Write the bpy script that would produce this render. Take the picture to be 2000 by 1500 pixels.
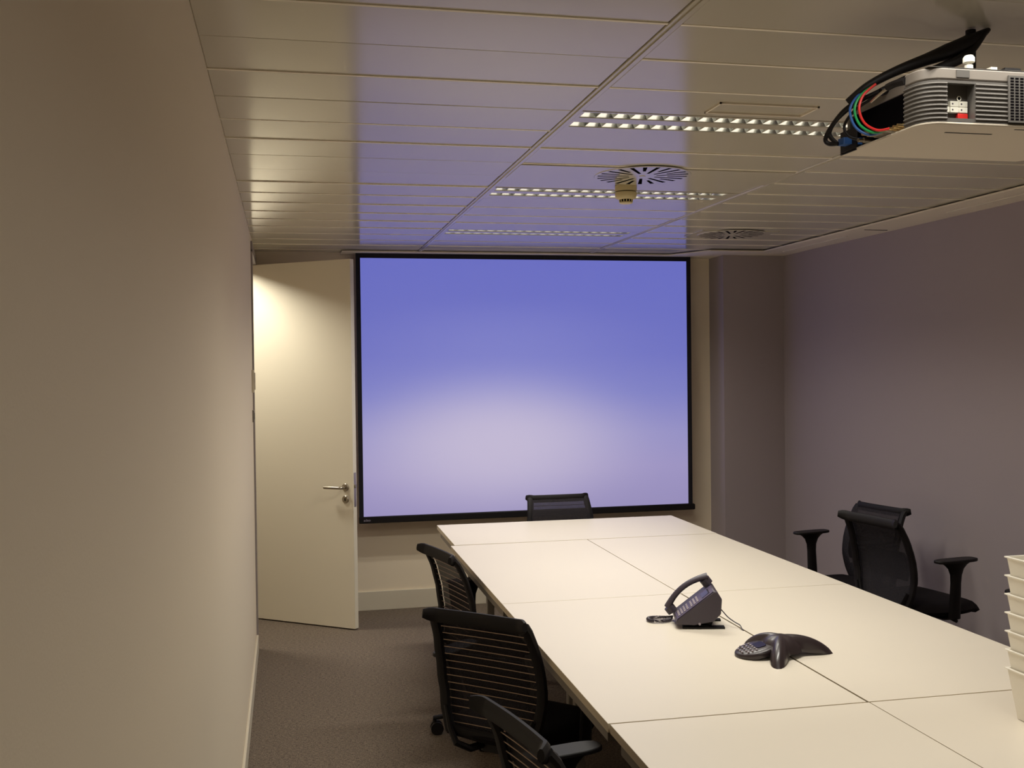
import bpy, bmesh, math, random
from mathutils import Vector, Matrix
random.seed(7)
PI = math.pi
S = bpy.context.scene
COL = S.collection
for o in list(bpy.data.objects):
    bpy.data.objects.remove(o, do_unlink=True)

# ------------------------------------------------------------------ camera
H = 1.68
yaw, pit, rol = .2139, .0155, .0120
fwd = Vector((math.sin(yaw) * math.cos(pit), math.cos(yaw) * math.cos(pit), -math.sin(pit)))
rt0 = Vector((math.cos(yaw), -math.sin(yaw), 0)); dn0 = fwd.cross(rt0)
rt = rt0 * math.cos(rol) + dn0 * math.sin(rol)
dn = dn0 * math.cos(rol) - rt0 * math.sin(rol)
cd = bpy.data.cameras.new('camera')
cam = bpy.data.objects.new('camera', cd)
COL.objects.link(cam)
M = Matrix((rt, -dn, -fwd)).transposed().to_4x4()
M.translation = Vector((0, 0, H))
cam.matrix_world = M
cd.sensor_width = 36; cd.lens = 36 * 2031.5 / 2000; cd.clip_start = .03
S.camera = cam

# ------------------------------------------------------------------ world and exposure
w = bpy.data.worlds.new('world'); S.world = w; w.use_nodes = True
w.node_tree.nodes['Background'].inputs[0].default_value = (.5, .47, .42, 1)
w.node_tree.nodes['Background'].inputs[1].default_value = .02
S.view_settings.view_transform = 'Standard'
S.view_settings.look = 'None'
S.view_settings.exposure = 0
S.view_settings.gamma = 1
S.view_settings.use_curve_mapping = False

LAMP_W = 9.0                       # each trough of a ceiling luminaire
LAMP_C = (1.0, .965, .87)
HALL_W = 19.0
HALL_C = (1.0, .96, .84)

# ------------------------------------------------------------------ helpers
def srgb(r, g, b):
    f = lambda c: (c / 255 / 12.92) if c / 255 <= .04045 else ((c / 255 + .055) / 1.055) ** 2.4
    return (f(r), f(g), f(b), 1)

def mat(name, c, rough=.5, metal=0, spec=.5, bump=0, scale=200, var=0, coat=0, alpha=1, emis=None, estr=0, stretch=None):
    m = bpy.data.materials.new(name); m.use_nodes = True
    nt = m.node_tree; b = nt.nodes['Principled BSDF']
    b.inputs['Base Color'].default_value = c
    b.inputs['Roughness'].default_value = rough
    b.inputs['Metallic'].default_value = metal
    b.inputs['Specular IOR Level'].default_value = spec
    b.inputs['Coat Weight'].default_value = coat
    if emis:
        b.inputs['Emission Color'].default_value = emis
        b.inputs['Emission Strength'].default_value = estr
    if bump or var:
        tc = nt.nodes.new('ShaderNodeTexCoord'); n = nt.nodes.new('ShaderNodeTexNoise')
        n.inputs['Scale'].default_value = scale; n.inputs['Detail'].default_value = 3
        if stretch:
            mp = nt.nodes.new('ShaderNodeMapping'); mp.inputs['Scale'].default_value = stretch
            nt.links.new(tc.outputs['Object'], mp.inputs[0]); nt.links.new(mp.outputs[0], n.inputs['Vector'])
        else:
            nt.links.new(tc.outputs['Object'], n.inputs['Vector'])
        if bump:
            bp = nt.nodes.new('ShaderNodeBump'); bp.inputs['Strength'].default_value = bump
            bp.inputs['Distance'].default_value = .002
            nt.links.new(n.outputs['Fac'], bp.inputs['Height']); nt.links.new(bp.outputs[0], b.inputs['Normal'])
        if var:
            mx = nt.nodes.new('ShaderNodeMixRGB'); mx.blend_type = 'MIX'
            mx.inputs[1].default_value = tuple(x * (1 - var) for x in c[:3]) + (1,)
            mx.inputs[2].default_value = tuple(min(1, x * (1 + var)) for x in c[:3]) + (1,)
            nt.links.new(n.outputs['Fac'], mx.inputs[0]); nt.links.new(mx.outputs[0], b.inputs['Base Color'])
    return m

def box(bm, x0, x1, y0, y1, z0, z1):
    vs = [bm.verts.new(p) for p in ((x0, y0, z0), (x1, y0, z0), (x1, y1, z0), (x0, y1, z0), (x0, y0, z1), (x1, y0, z1), (x1, y1, z1), (x0, y1, z1))]
    for f in ((0, 3, 2, 1), (4, 5, 6, 7), (0, 1, 5, 4), (1, 2, 6, 5), (2, 3, 7, 6), (3, 0, 4, 7)):
        bm.faces.new([vs[i] for i in f])
    return vs

def tube(bm, pts, r, n=8, cap=True, flat=None, up=None):
    """sweep of an ellipse along pts; r number or list; flat = (a, b) half axes multipliers"""
    pts = [Vector(p) for p in pts]; N = len(pts); rings = []
    prev = None
    for i, p in enumerate(pts):
        t = (pts[min(i + 1, N - 1)] - pts[max(i - 1, 0)])
        if t.length < 1e-9: t = Vector((0, 0, 1))
        t.normalize()
        if up is not None:
            a = Vector(up).cross(t)
            if a.length < 1e-4: a = Vector((1, 0, 0)).cross(t)
        elif prev is None:
            a = Vector((0, 0, 1)).cross(t)
            if a.length < 1e-3: a = Vector((1, 0, 0)).cross(t)
        else:
            a = prev - t * prev.dot(t)
        a.normalize(); prev = a; b = t.cross(a)
        rr = r[i] if isinstance(r, (list, tuple)) else r
        fa, fb = flat if flat else (1, 1)
        rings.append([bm.verts.new(p + a * rr * fa * math.cos(k * 2 * PI / n) + b * rr * fb * math.sin(k * 2 * PI / n)) for k in range(n)])
    for i in range(N - 1):
        for k in range(n):
            bm.faces.new((rings[i][k], rings[i][(k + 1) % n], rings[i + 1][(k + 1) % n], rings[i + 1][k]))
    if cap:
        bm.faces.new(rings[0][::-1]); bm.faces.new(rings[-1])

def lathe(bm, prof, n=24, c=(0, 0, 0), axis='z'):
    rings = []
    for r, z in prof:
        ring = []
        for k in range(n):
            a = k * 2 * PI / n
            p = (r * math.cos(a), r * math.sin(a), z)
            if axis == 'x': p = (p[2], p[0], p[1])
            if axis == 'y': p = (p[0], p[2], p[1])
            ring.append(bm.verts.new((c[0] + p[0], c[1] + p[1], c[2] + p[2])))
        rings.append(ring)
    for i in range(len(prof) - 1):
        for k in range(n):
            bm.faces.new((rings[i][k], rings[i][(k + 1) % n], rings[i + 1][(k + 1) % n], rings[i + 1][k]))
    bm.faces.new(rings[0][::-1]); bm.faces.new(rings[-1])

def prism(bm, poly, z0, z1):
    a = [bm.verts.new((x, y, z0)) for x, y in poly]; b = [bm.verts.new((x, y, z1)) for x, y in poly]
    n = len(poly)
    bm.faces.new(a[::-1]); bm.faces.new(b)
    for i in range(n): bm.faces.new((a[i], a[(i + 1) % n], b[(i + 1) % n], b[i]))

def rbox(bm, x0, x1, y0, y1, z0, z1, r=.01, seg=4):
    """box with rounded vertical corners"""
    poly = []
    for cx, cy, a0 in ((x1 - r, y1 - r, 0), (x0 + r, y1 - r, PI / 2), (x0 + r, y0 + r, PI), (x1 - r, y0 + r, 1.5 * PI)):
        for k in range(seg + 1):
            a = a0 + k * PI / 2 / seg
            poly.append((cx + r * math.cos(a), cy + r * math.sin(a)))
    prism(bm, poly, z0, z1)

def fin(name, bm, m, parent=None, smooth=False, bevel=0, seg=2, ang=40):
    bmesh.ops.recalc_face_normals(bm, faces=bm.faces)
    me = bpy.data.meshes.new(name); bm.to_mesh(me); bm.free()
    if isinstance(m, (list, tuple)):
        for q in m: me.materials.append(q)
    else:
        me.materials.append(m)
    o = bpy.data.objects.new(name, me); COL.objects.link(o)
    if parent: o.parent = parent
    if smooth:
        for p in me.polygons: p.use_smooth = True
    if bevel:
        b = o.modifiers.new('bevel', 'BEVEL'); b.width = bevel; b.segments = seg; b.limit_method = 'ANGLE'; b.angle_limit = math.radians(35)
        for p in me.polygons: p.use_smooth = True
    if smooth or bevel:
        try:
            me.set_sharp_from_angle(angle=math.radians(ang))
        except Exception:
            pass
    return o

def B(): return bmesh.new()

def tag(o, label, cat, group=None):
    o['label'] = label; o['category'] = cat
    if group: o['group'] = group
    return o

def thing(name, label, cat, loc=(0, 0, 0), rz=0, group=None):
    o = bpy.data.objects.new(name, None); COL.objects.link(o); o.empty_display_size = .1
    o.location = loc; o.rotation_euler = (0, 0, rz)
    return tag(o, label, cat, group)

def struct(name, bm, m, parent=None, **k):
    o = fin(name, bm, m, parent, **k)
    if not parent: o['kind'] = 'structure'
    return o

def kids(o): return [c for c in bpy.data.objects if c.parent == o]

def dup(o, parent=None):
    c = o.copy(); COL.objects.link(c)
    if parent: c.parent = parent
    for ch in kids(o): dup(ch, c)
    return c

def text(body, size, m, name, parent, M4, ext=.0004):
    cu = bpy.data.curves.new(name, 'FONT'); cu.body = body; cu.size = size; cu.extrude = ext; cu.align_x = 'CENTER'; cu.align_y = 'CENTER'
    tmp = bpy.data.objects.new(name + '_tmp', cu); COL.objects.link(tmp)
    bpy.context.view_layer.update()
    me = bpy.data.meshes.new_from_object(tmp.evaluated_get(bpy.context.evaluated_depsgraph_get()))
    bpy.data.objects.remove(tmp, do_unlink=True)
    o = bpy.data.objects.new(name, me); COL.objects.link(o); me.materials.clear(); me.materials.append(m)
    o.parent = parent; o.matrix_local = M4
    return o

# ------------------------------------------------------------------ materials
m_wall = mat('cream wall paint', srgb(236, 221, 196), .75, bump=.12, scale=260)
m_grey = mat('warm grey wall paint', srgb(160, 148, 149), .75, bump=.12, scale=260)
m_white = mat('off white gloss paint', srgb(216, 206, 186), .4, bump=.03, scale=120)
m_door = mat('cream lacquered door', srgb(234, 225, 204), .45, bump=.03, scale=150)
m_panel = mat('white lacquered metal ceiling tray', srgb(197, 189, 171), .15, spec=.6, bump=.004, scale=40)
m_band = mat('ceiling plaster', srgb(228, 216, 196), .7, bump=.06, scale=200)
m_joint = mat('pale joint strip', srgb(240, 230, 210), .6, bump=.02, scale=200)
m_slab = mat('ceiling void', srgb(150, 140, 124), .8, bump=.05, scale=80)
m_desk = mat('cream melamine worktop', srgb(224, 214, 198), .38, spec=.4, bump=.02, scale=300)
m_edge = mat('cream edging', srgb(205, 192, 168), .5, bump=.02, scale=200)
m_metal = mat('grey powder coated steel', srgb(128, 121, 112), .45, bump=.03, scale=300)
m_black = mat('black plastic', srgb(20, 16, 17), .55, spec=.3, bump=.04, scale=400)
m_frame = mat('satin black chair frame', srgb(17, 12, 13), .6, spec=.25, bump=.03, scale=400)
m_fabric = mat('black woven seat fabric', srgb(20, 15, 17), .95, spec=.15, bump=.5, scale=900, var=.3)
m_wire = mat('pale steel wire', srgb(165, 140, 118), .35, metal=.7, bump=.02, scale=500)
m_steel = mat('brushed steel', srgb(176, 168, 155), .3, metal=1, bump=.05, scale=300, stretch=(1, 12, 1))
m_alu = mat('bright louvre aluminium', srgb(236, 236, 232), .2, metal=1, bump=.02, scale=200)
m_housing = mat('white reflector', srgb(225, 222, 214), .4, bump=.02, scale=200)
m_phone = mat('charcoal phone plastic', srgb(64, 56, 66), .4, bump=.05, scale=700)
m_phone2 = mat('dark mauve phone face', srgb(84, 74, 98), .45, bump=.05, scale=700)
m_conf = mat('dark brown grey glossy plastic', srgb(48, 38, 40), .36, coat=.15, bump=.03, scale=500)
m_key = mat('pale keys', srgb(160, 150, 156), .5, bump=.02, scale=700)
m_lcd = mat('dark display glass', srgb(46, 44, 58), .12, bump=.01, scale=100)
m_tray = mat('white plastic tub', srgb(244, 238, 224), .45, spec=.4, bump=.03, scale=250)
m_pgrey = mat('grey projector plastic', srgb(92, 88, 84), .4, bump=.04, scale=500)
m_plight = mat('light grey projector plastic', srgb(128, 120, 112), .45, bump=.04, scale=500)
m_rib = mat('rib grey plastic', srgb(98, 93, 88), .6, spec=.3, bump=.04, scale=500)
m_pbase = mat('warm white projector base', srgb(214, 202, 184), .5, bump=.04, scale=500)
m_red = mat('red cable', srgb(214, 42, 40), .4, bump=.02, scale=400)
m_green = mat('green cable', srgb(26, 150, 78), .4, bump=.02, scale=400)
m_blue = mat('blue cable', srgb(38, 84, 150), .4, bump=.02, scale=400)
m_keywhite = mat('white key', srgb(240, 236, 222), .5, bump=.02, scale=400)
m_keyred = mat('red key', srgb(214, 40, 34), .5, bump=.02, scale=400)
m_gold = mat('brass plug', srgb(196, 170, 120), .3, metal=1, bump=.02, scale=400)
m_cream = mat('aged cream plastic', srgb(206, 190, 146), .5, bump=.04, scale=300)
m_void = mat('black void', srgb(16, 14, 16), .9, spec=0, bump=.02, scale=100)
m_border = mat('black screen masking', srgb(14, 10, 22), .8, bump=.05, scale=600)
m_logo = mat('pale grey print', srgb(170, 160, 176), .5, bump=.01, scale=300)
m_tubeglow = mat('fluorescent tube', srgb(240, 235, 220), .4, emis=(1, .93, .8, 1), estr=1.2, bump=.01, scale=50)

def carpet():
    m = bpy.data.materials.new('tweed loop carpet'); m.use_nodes = True; nt = m.node_tree; b = nt.nodes['Principled BSDF']
    b.inputs['Roughness'].default_value = .95; b.inputs['Specular IOR Level'].default_value = .15
    tc = nt.nodes.new('ShaderNodeTexCoord')
    def noise(sc, st, d=2):
        mp = nt.nodes.new('ShaderNodeMapping'); mp.inputs['Scale'].default_value = st
        n = nt.nodes.new('ShaderNodeTexNoise'); n.inputs['Scale'].default_value = sc; n.inputs['Detail'].default_value = d
        nt.links.new(tc.outputs['Object'], mp.inputs[0]); nt.links.new(mp.outputs[0], n.inputs['Vector']); return n
    a = noise(60, (1, 3.2, 1)); c = noise(75, (3.0, 1, 1)); d = noise(260, (1, 1, 1))
    ad = nt.nodes.new('ShaderNodeMath'); ad.operation = 'ADD'
    nt.links.new(a.outputs['Fac'], ad.inputs[0]); nt.links.new(c.outputs['Fac'], ad.inputs[1])
    ad2 = nt.nodes.new('ShaderNodeMath'); ad2.operation = 'ADD'
    nt.links.new(ad.outputs[0], ad2.inputs[0]); nt.links.new(d.outputs['Fac'], ad2.inputs[1])
    mr = nt.nodes.new('ShaderNodeMapRange'); mr.inputs['From Min'].default_value = 1.1; mr.inputs['From Max'].default_value = 1.9
    nt.links.new(ad2.outputs[0], mr.inputs['Value'])
    rp = nt.nodes.new('ShaderNodeValToRGB')
    rp.color_ramp.elements[0].color = srgb(70, 60, 53); rp.color_ramp.elements[1].color = srgb(146, 131, 115)
    nt.links.new(mr.outputs[0], rp.inputs[0]); nt.links.new(rp.outputs[0], b.inputs['Base Color'])
    bp = nt.nodes.new('ShaderNodeBump'); bp.inputs['Strength'].default_value = .7; bp.inputs['Distance'].default_value = .004
    nt.links.new(mr.outputs[0], bp.inputs['Height']); nt.links.new(bp.outputs[0], b.inputs['Normal'])
    return m
m_carpet = carpet()

def knit():
    m = bpy.data.materials.new('black knitted mesh'); m.use_nodes = True; nt = m.node_tree; b = nt.nodes['Principled BSDF']
    b.inputs['Base Color'].default_value = srgb(26, 20, 26); b.inputs['Roughness'].default_value = .9
    tc = nt.nodes.new('ShaderNodeTexCoord')
    n = nt.nodes.new('ShaderNodeTexNoise'); n.inputs['Scale'].default_value = 420
    nt.links.new(tc.outputs['Object'], n.inputs['Vector'])
    mr = nt.nodes.new('ShaderNodeMapRange'); mr.inputs['From Min'].default_value = .5; mr.inputs['From Max'].default_value = .58
    mr.inputs['To Min'].default_value = .86; mr.inputs['To Max'].default_value = 1
    nt.links.new(n.outputs['Fac'], mr.inputs['Value']); nt.links.new(mr.outputs[0], b.inputs['Alpha'])
    return m
m_knit = knit()

def screen_mat():
    """the projected desktop picture: deep blue above, pale lilac glow low in the middle"""
    m = bpy.data.materials.new('projected blue picture'); m.use_nodes = True; nt = m.node_tree; b = nt.nodes['Principled BSDF']
    b.inputs['Base Color'].default_value = (.12, .12, .12, 1); b.inputs['Roughness'].default_value = .9; b.inputs['Specular IOR Level'].default_value = .1
    tc = nt.nodes.new('ShaderNodeTexCoord'); sp = nt.nodes.new('ShaderNodeSeparateXYZ'); nt.links.new(tc.outputs['Generated'], sp.inputs[0])
    rp = nt.nodes.new('ShaderNodeValToRGB'); nt.links.new(sp.outputs['Z'], rp.inputs[0])
    cr = rp.color_ramp
    stops = [(0.0, (148, 139, 188)), (.16, (155, 146, 196)), (.30, (147, 143, 199)), (.46, (122, 125, 198)), (.62, (108, 113, 196)), (.85, (104, 110, 196)), (1.0, (102, 108, 196))]
    cr.elements[0].position = stops[0][0]; cr.elements[0].color = srgb(*stops[0][1])
    cr.elements[1].position = 1; cr.elements[1].color = srgb(*stops[-1][1])
    for p, c in stops[1:-1]:
        e = cr.elements.new(p); e.color = srgb(*c)
    def lin(src, mul, off):
        q = nt.nodes.new('ShaderNodeMath'); q.operation = 'MULTIPLY_ADD'; q.inputs[1].default_value = mul; q.inputs[2].default_value = off
        nt.links.new(src, q.inputs[0]); return q.outputs[0]
    cb = nt.nodes.new('ShaderNodeCombineXYZ')
    nt.links.new(lin(sp.outputs['X'], 1.6, -.40 * 1.6), cb.inputs[0])
    nt.links.new(lin(sp.outputs['Z'], 2.6, -.26 * 2.6), cb.inputs[1])
    ln = nt.nodes.new('ShaderNodeVectorMath'); ln.operation = 'LENGTH'; nt.links.new(cb.outputs[0], ln.inputs[0])
    mr = nt.nodes.new('ShaderNodeMapRange'); mr.interpolation_type = 'SMOOTHERSTEP'
    mr.inputs['From Min'].default_value = 0; mr.inputs['From Max'].default_value = 1.0; mr.inputs['To Min'].default_value = .85; mr.inputs['To Max'].default_value = 0
    nt.links.new(ln.outputs['Value'], mr.inputs['Value'])
    mx = nt.nodes.new('ShaderNodeMixRGB'); nt.links.new(mr.outputs[0], mx.inputs[0]); nt.links.new(rp.outputs[0], mx.inputs[1])
    mx.inputs[2].default_value = srgb(194, 184, 212)
    nt.links.new(mx.outputs[0], b.inputs['Emission Color']); b.inputs['Emission Strength'].default_value = .93
    return m
m_screen = screen_mat()

# ------------------------------------------------------------------ room shell
XL, XR, YB, YF, ZC = -.195, 3.574, 7.29, -1.6, 2.49
D0, D1, DH = 6.44, 7.235, 2.405          # doorway in the left wall
T = .16
bm = B(); box(bm, -2.2, XR + .2, YF - .2, 9.4, -.1, 0); struct('floor', bm, m_carpet)
bm = B()
box(bm, XL - T, XL, YF, D0, 0, 2.62); box(bm, XL - T, XL, D1, YB, 0, 2.62); box(bm, XL - T, XL, D0, D1, DH, 2.62)
struct('wall_left', bm, m_wall)
bm = B(); box(bm, XL, XR + .15, YB, YB + .15, 0, 2.62); struct('wall_back', bm, m_wall)
bm = B(); box(bm, 3.10, XR, 7.035, YB, 0, 2.62); struct('wall_column', bm, m_grey)
bm = B(); box(bm, XR, XR + .15, YF, YB, 0, 2.62); struct('wall_right', bm, m_grey)
bm = B(); box(bm, XL - T, XR + .15, YF - .15, YF, 0, 2.62); struct('wall_front', bm, m_wall)
# corridor beyond the doorway
bm = B(); box(bm, -2.1, -1.95, 4.6, 9.2, 0, 2.62); struct('wall_corridor', bm, m_wall)
bm = B(); box(bm, -2.1, XL - T, 4.45, 4.6, 0, 2.62); struct('wall_corridor_near', bm, m_wall)
bm = B(); box(bm, -2.1, XL, 9.2, 9.35, 0, 2.62); box(bm, XL - .001, XL + .12, YB + .15, 9.35, 0, 2.62); struct('wall_corridor_far', bm, m_wall)
bm = B(); box(bm, -2.1, XL - T, 4.6, 9.2, 2.56, 2.62); struct('ceiling_corridor', bm, m_band)
# baseboards
bm = B(); box(bm, XL, XL + .012, YF, D0 - .05, 0, .1); struct('baseboard_left', bm, m_white, bevel=.002)
bm = B(); box(bm, XL + .013, 3.10 - .012, YB - .014, YB, 0, .132); struct('baseboard_back', bm, m_white, bevel=.002)
bm = B(); box(bm, 3.10 - .012, 3.10, 7.035 - .012, YB - .014, 0, .132); box(bm, 3.10, XR - .012, 7.035 - .012, 7.035, 0, .132); struct('baseboard_column', bm, m_white, bevel=.002)
bm = B(); box(bm, XR - .012, XR, YF, 7.035, 0, .12); struct('baseboard_right', bm, m_white, bevel=.002)
# door lining and architrave
bm = B()
for a, b2 in ((D0 - .05, D0 + .012), (D1 - .012, D1 + .03)):
    box(bm, XL - T - .008, XL + .010, a, b2, 0, DH)
box(bm, XL - T - .008, XL + .010, D0 - .05, D1 + .03, DH - .012, DH + .05)
struct('trim_door_frame', bm, mat('grey door frame', srgb(150, 140, 138), .5, bump=.03, scale=200), bevel=.002)

# ceiling: slab, trays, perimeter band
ceil = bpy.data.objects.new('ceiling', None); COL.objects.link(ceil); ceil['kind'] = 'structure'
bm = B(); box(bm, XL, XR, YF, YB, 2.60, 2.66); fin('ceiling_slab', bm, m_slab, ceil)
P0, PW = 2.06, .2812
rows = []
j = -13
while P0 + j * PW < YB - .05:
    rows.append(j); j += 1
bays = ((XL + .0005, .896), (.930, 2.112), (2.146, 3.40))
LUMS = (-11, -6, -1, 4, 9, 14)                      # tray rows that hold a luminaire
mesh_cache = {}
def tray_mesh(L, W, crown):
    k = (round(L, 3), round(W, 3))
    if k in mesh_cache: return mesh_cache[k]
    bm = B(); c = .0025; n = 14 if crown > .0001 else 1
    rows_ = []
    for k in range(n + 1):
        y = c + (W - 2 * c) * k / n; u = 2 * k / n - 1
        rows_.append([bm.verts.new((x, y, crown * u * u)) for x in (c, L - c)])
    for a, b in zip(rows_, rows_[1:]): bm.faces.new((a[0], b[0], b[1], a[1]))
    lo = [rows_[0][0], rows_[0][1], rows_[-1][1], rows_[-1][0]]
    b = [bm.verts.new(p) for p in ((0, 0, c), (L, 0, c), (L, W, c), (0, W, c))]; t = [bm.verts.new(p) for p in ((0, 0, .03), (L, 0, .03), (L, W, .03), (0, W, .03))]
    bm.faces.new((lo[0], lo[1], b[1], b[0])); bm.faces.new((lo[3], lo[2], b[2], b[3]))
    bm.faces.new([rows_[k][0] for k in range(n + 1)] + [b[3], b[0]]); bm.faces.new([rows_[k][1] for k in range(n + 1)] + [b[2], b[1]])
    bm.faces.new(t)
    for q in range(4): bm.faces.new((b[q], b[(q + 1) % 4], t[(q + 1) % 4], t[q]))
    bmesh.ops.recalc_face_normals(bm, faces=bm.faces)
    me = bpy.data.meshes.new('ceiling_tray'); bm.to_mesh(me); bm.free(); me.materials.append(m_panel)
    mesh_cache[k] = me
    return me
for bi, (x0, x1) in enumerate(bays):
    for j in rows:
        if bi == 1 and j in LUMS: continue
        y0 = P0 + j * PW; y1 = min(y0 + PW - .0035, YB - .002)
        if y1 - y0 < .05: continue
        o = bpy.data.objects.new('ceiling_tray', tray_mesh(x1 - x0, y1 - y0, .0003 if bi == 0 else .00004)); COL.objects.link(o); o.parent = ceil
        o.location = (x0, y0, ZC + random.uniform(0, .0025))
        if not (bi == 1 and (j - 1) in LUMS) and not (bi == 0 and j in (2, 4, 7, 8)):
            bm = B(); box(bm, x0, x1, y0 - .0070, y0 + .0035, ZC - .0009, ZC + .003); fin('joint_strip', bm, m_joint, ceil)
        o.rotation_euler = (math.radians(random.uniform(-.16, .16) if bi == 0 else random.uniform(-.025, .025)), 0, 0)
for x in (.9135, 2.129):
    bm = B(); box(bm, x - .0155, x + .0155, YF, YB, ZC - .002, ZC + .02); fin('grid_bar', bm, m_panel, ceil, bevel=.002)
    bm = B(); box(bm, x - .0045, x + .0045, YF, YB, ZC - .006, ZC - .002); fin('grid_rib', bm, m_panel, ceil)
bm = B()
prism(bm, [(XR, YF), (XR, 7.034), (3.10, 7.034), (3.10, YB), (.38, YB), (.38, 7.10), (2.72, 7.10), (2.90, 6.79), (3.30, 6.79), (3.30, YF)], ZC - .014, ZC - .0045)
fin('perimeter_band', bm, m_band, ceil, bevel=.002)
for y0, y1 in ((YF, 4.9), (5.9, 6.75)):
    bm = B(); box(bm, 3.425, 3.432, y0, y1, ZC - .018, ZC - .014); fin('slot_trim', bm, m_white, ceil)
bm = B(); box(bm, 3.37, 3.52, 5.60, 5.605, ZC - .0165, ZC - .014); fin('hatch_joint', bm, m_void, ceil)
bm = B()
hx0, hx1, hy0, hy1 = 1.32, 1.655, 3.005, 3.13
for q in ((hx0, hx1, hy0, hy0 + .006), (hx0, hx1, hy1 - .006, hy1), (hx0, hx0 + .006, hy0, hy1), (hx1 - .006, hx1, hy0, hy1)):
    box(bm, *q, ZC - .004, ZC + .004)
tag(fin('access_hatch', bm, m_band), 'thin raised outline of a small rectangular hatch on the ceiling before the nearest visible light', 'hatch')

# ------------------------------------------------------------------ ceiling luminaires
LEVEL = {-11: .1, -6: .5, -1: .4, 4: 1.0, 9: .95, 14: .9}     # the switched rows: the one behind the camera is nearly off
def make_luminaire(y0, label, level=1):
    g = 'recessed louvred ceiling lights'
    t = thing('ceiling_light', label, 'light', (.93, y0, ZC), 0, g)
    L = 1.18; W = PW - .004
    tr = ((.012, .082), (.140, .210)) if LUMX else None
    bm = B()
    # face plate with two openings
    x0, x1 = .012, L - .055
    ys = [0, tr[0][0], tr[0][1], tr[1][0], tr[1][1], W]
    for a, b2 in ((ys[0], ys[1]), (ys[2], ys[3]), (ys[4], ys[5])):
        box(bm, 0, L, a, b2, 0, .004)
    for a, b2 in ((ys[1], ys[2]), (ys[3], ys[4])):
        box(bm, 0, x0, a, b2, 0, .004); box(bm, x1, L, a, b2, 0, .004)
    fin('face_plate', bm, m_panel, t)
    for a, b2 in tr:
        bm = B()
        # trough: curved mirror sides, closed top
        prof = []
        for k in range(6):
            u = k / 5; prof.append((a - .012 * math.sin(u * PI / 2), .004 + .06 * u))
        prof2 = [(b2 + (a - y), z) for y, z in prof][::-1]
        pr = prof + prof2
        A = [bm.verts.new((x0, y, z)) for y, z in pr]; Bv = [bm.verts.new((x1, y, z)) for y, z in pr]
        for k in range(len(pr) - 1): bm.faces.new((A[k], A[k + 1], Bv[k + 1], Bv[k]))
        bm.faces.new(A); bm.faces.new(Bv)
        fin('reflector', bm, m_alu, t, smooth=True)
        bm = B(); lathe(bm, [(.0075, x0 + .02), (.0075, x1 - .02)], 10, (0, (a + b2) / 2, .052), 'x'); fin('tube', bm, m_tubeglow, t, smooth=True)
        n = 19
        bm = B(); p = (x1 - x0) / n
        A = [(-.013, .034), (.013, .034), (0.0, .004)]
        r = []
        for y in (a - .006, b2 + .006):
            yy = [y + (.006 if y < (a + b2) / 2 else -.006) * (1 if z < .01 else 0) for _, z in A]
            r.append([bm.verts.new((x, yv, z)) for (x, z), yv in zip(A, yy)])
        for k in range(3): bm.faces.new((r[0][k], r[0][(k + 1) % 3], r[1][(k + 1) % 3], r[1][k]))
        bm.faces.new(r[0]); bm.faces.new(r[1])
        o = fin('louvre_blade', bm, m_alu, t)
        for k in range(1, n):
            q = o if k == 1 else o.copy()
            if k > 1: COL.objects.link(q)
            q.location = (x0 + p * k, 0, 0)
        ld = bpy.data.lights.new('lamp', 'AREA'); ld.shape = 'RECTANGLE'; ld.size = x1 - x0 - .04; ld.size_y = .05
        ld.energy = LAMP_W * level; ld.color = LAMP_C; ld.spread = math.radians(146)
        lo = bpy.data.objects.new('lamp', ld); COL.objects.link(lo); lo.parent = t
        lo.location = ((x0 + x1) / 2, (a + b2) / 2, .002)
    return t
LUMX = True
lum_lab = {14: 'farthest recessed twin trough louvred light, right above the top of the projection screen',
           9: 'middle recessed twin trough louvred light, partly behind the smoke detector',
           4: 'largest visible recessed twin trough louvred light, running to the projector',
           -1: 'recessed louvred light above the projector, only its edge showing at the top right corner',
           -6: 'recessed louvred light over the near end of the tables, behind the camera',
           -11: 'recessed louvred light by the wall behind the camera'}
for j in LUMS: make_luminaire(P0 + j * PW, lum_lab[j], LEVEL[j])

# corridor lamp
t = thing('corridor_light', 'round flush light on the corridor ceiling beyond the doorway', 'light', (-.61, 6.80, 2.56))
bm = B(); lathe(bm, [(.2, 0), (.2, -.012), (.19, -.018), (.02, -.02)], 32); fin('diffuser', bm, mat('lit diffuser', srgb(240, 230, 210), .5, emis=(1, .9, .7, 1), estr=6, bump=.01, scale=50), t, smooth=True)
ld = bpy.data.lights.new('lamp', 'AREA'); ld.shape = 'DISK'; ld.size = .30; ld.energy = HALL_W; ld.color = HALL_C
lo = bpy.data.objects.new('lamp', ld); COL.objects.link(lo); lo.parent = t; lo.location = (0, 0, -.024)

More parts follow.
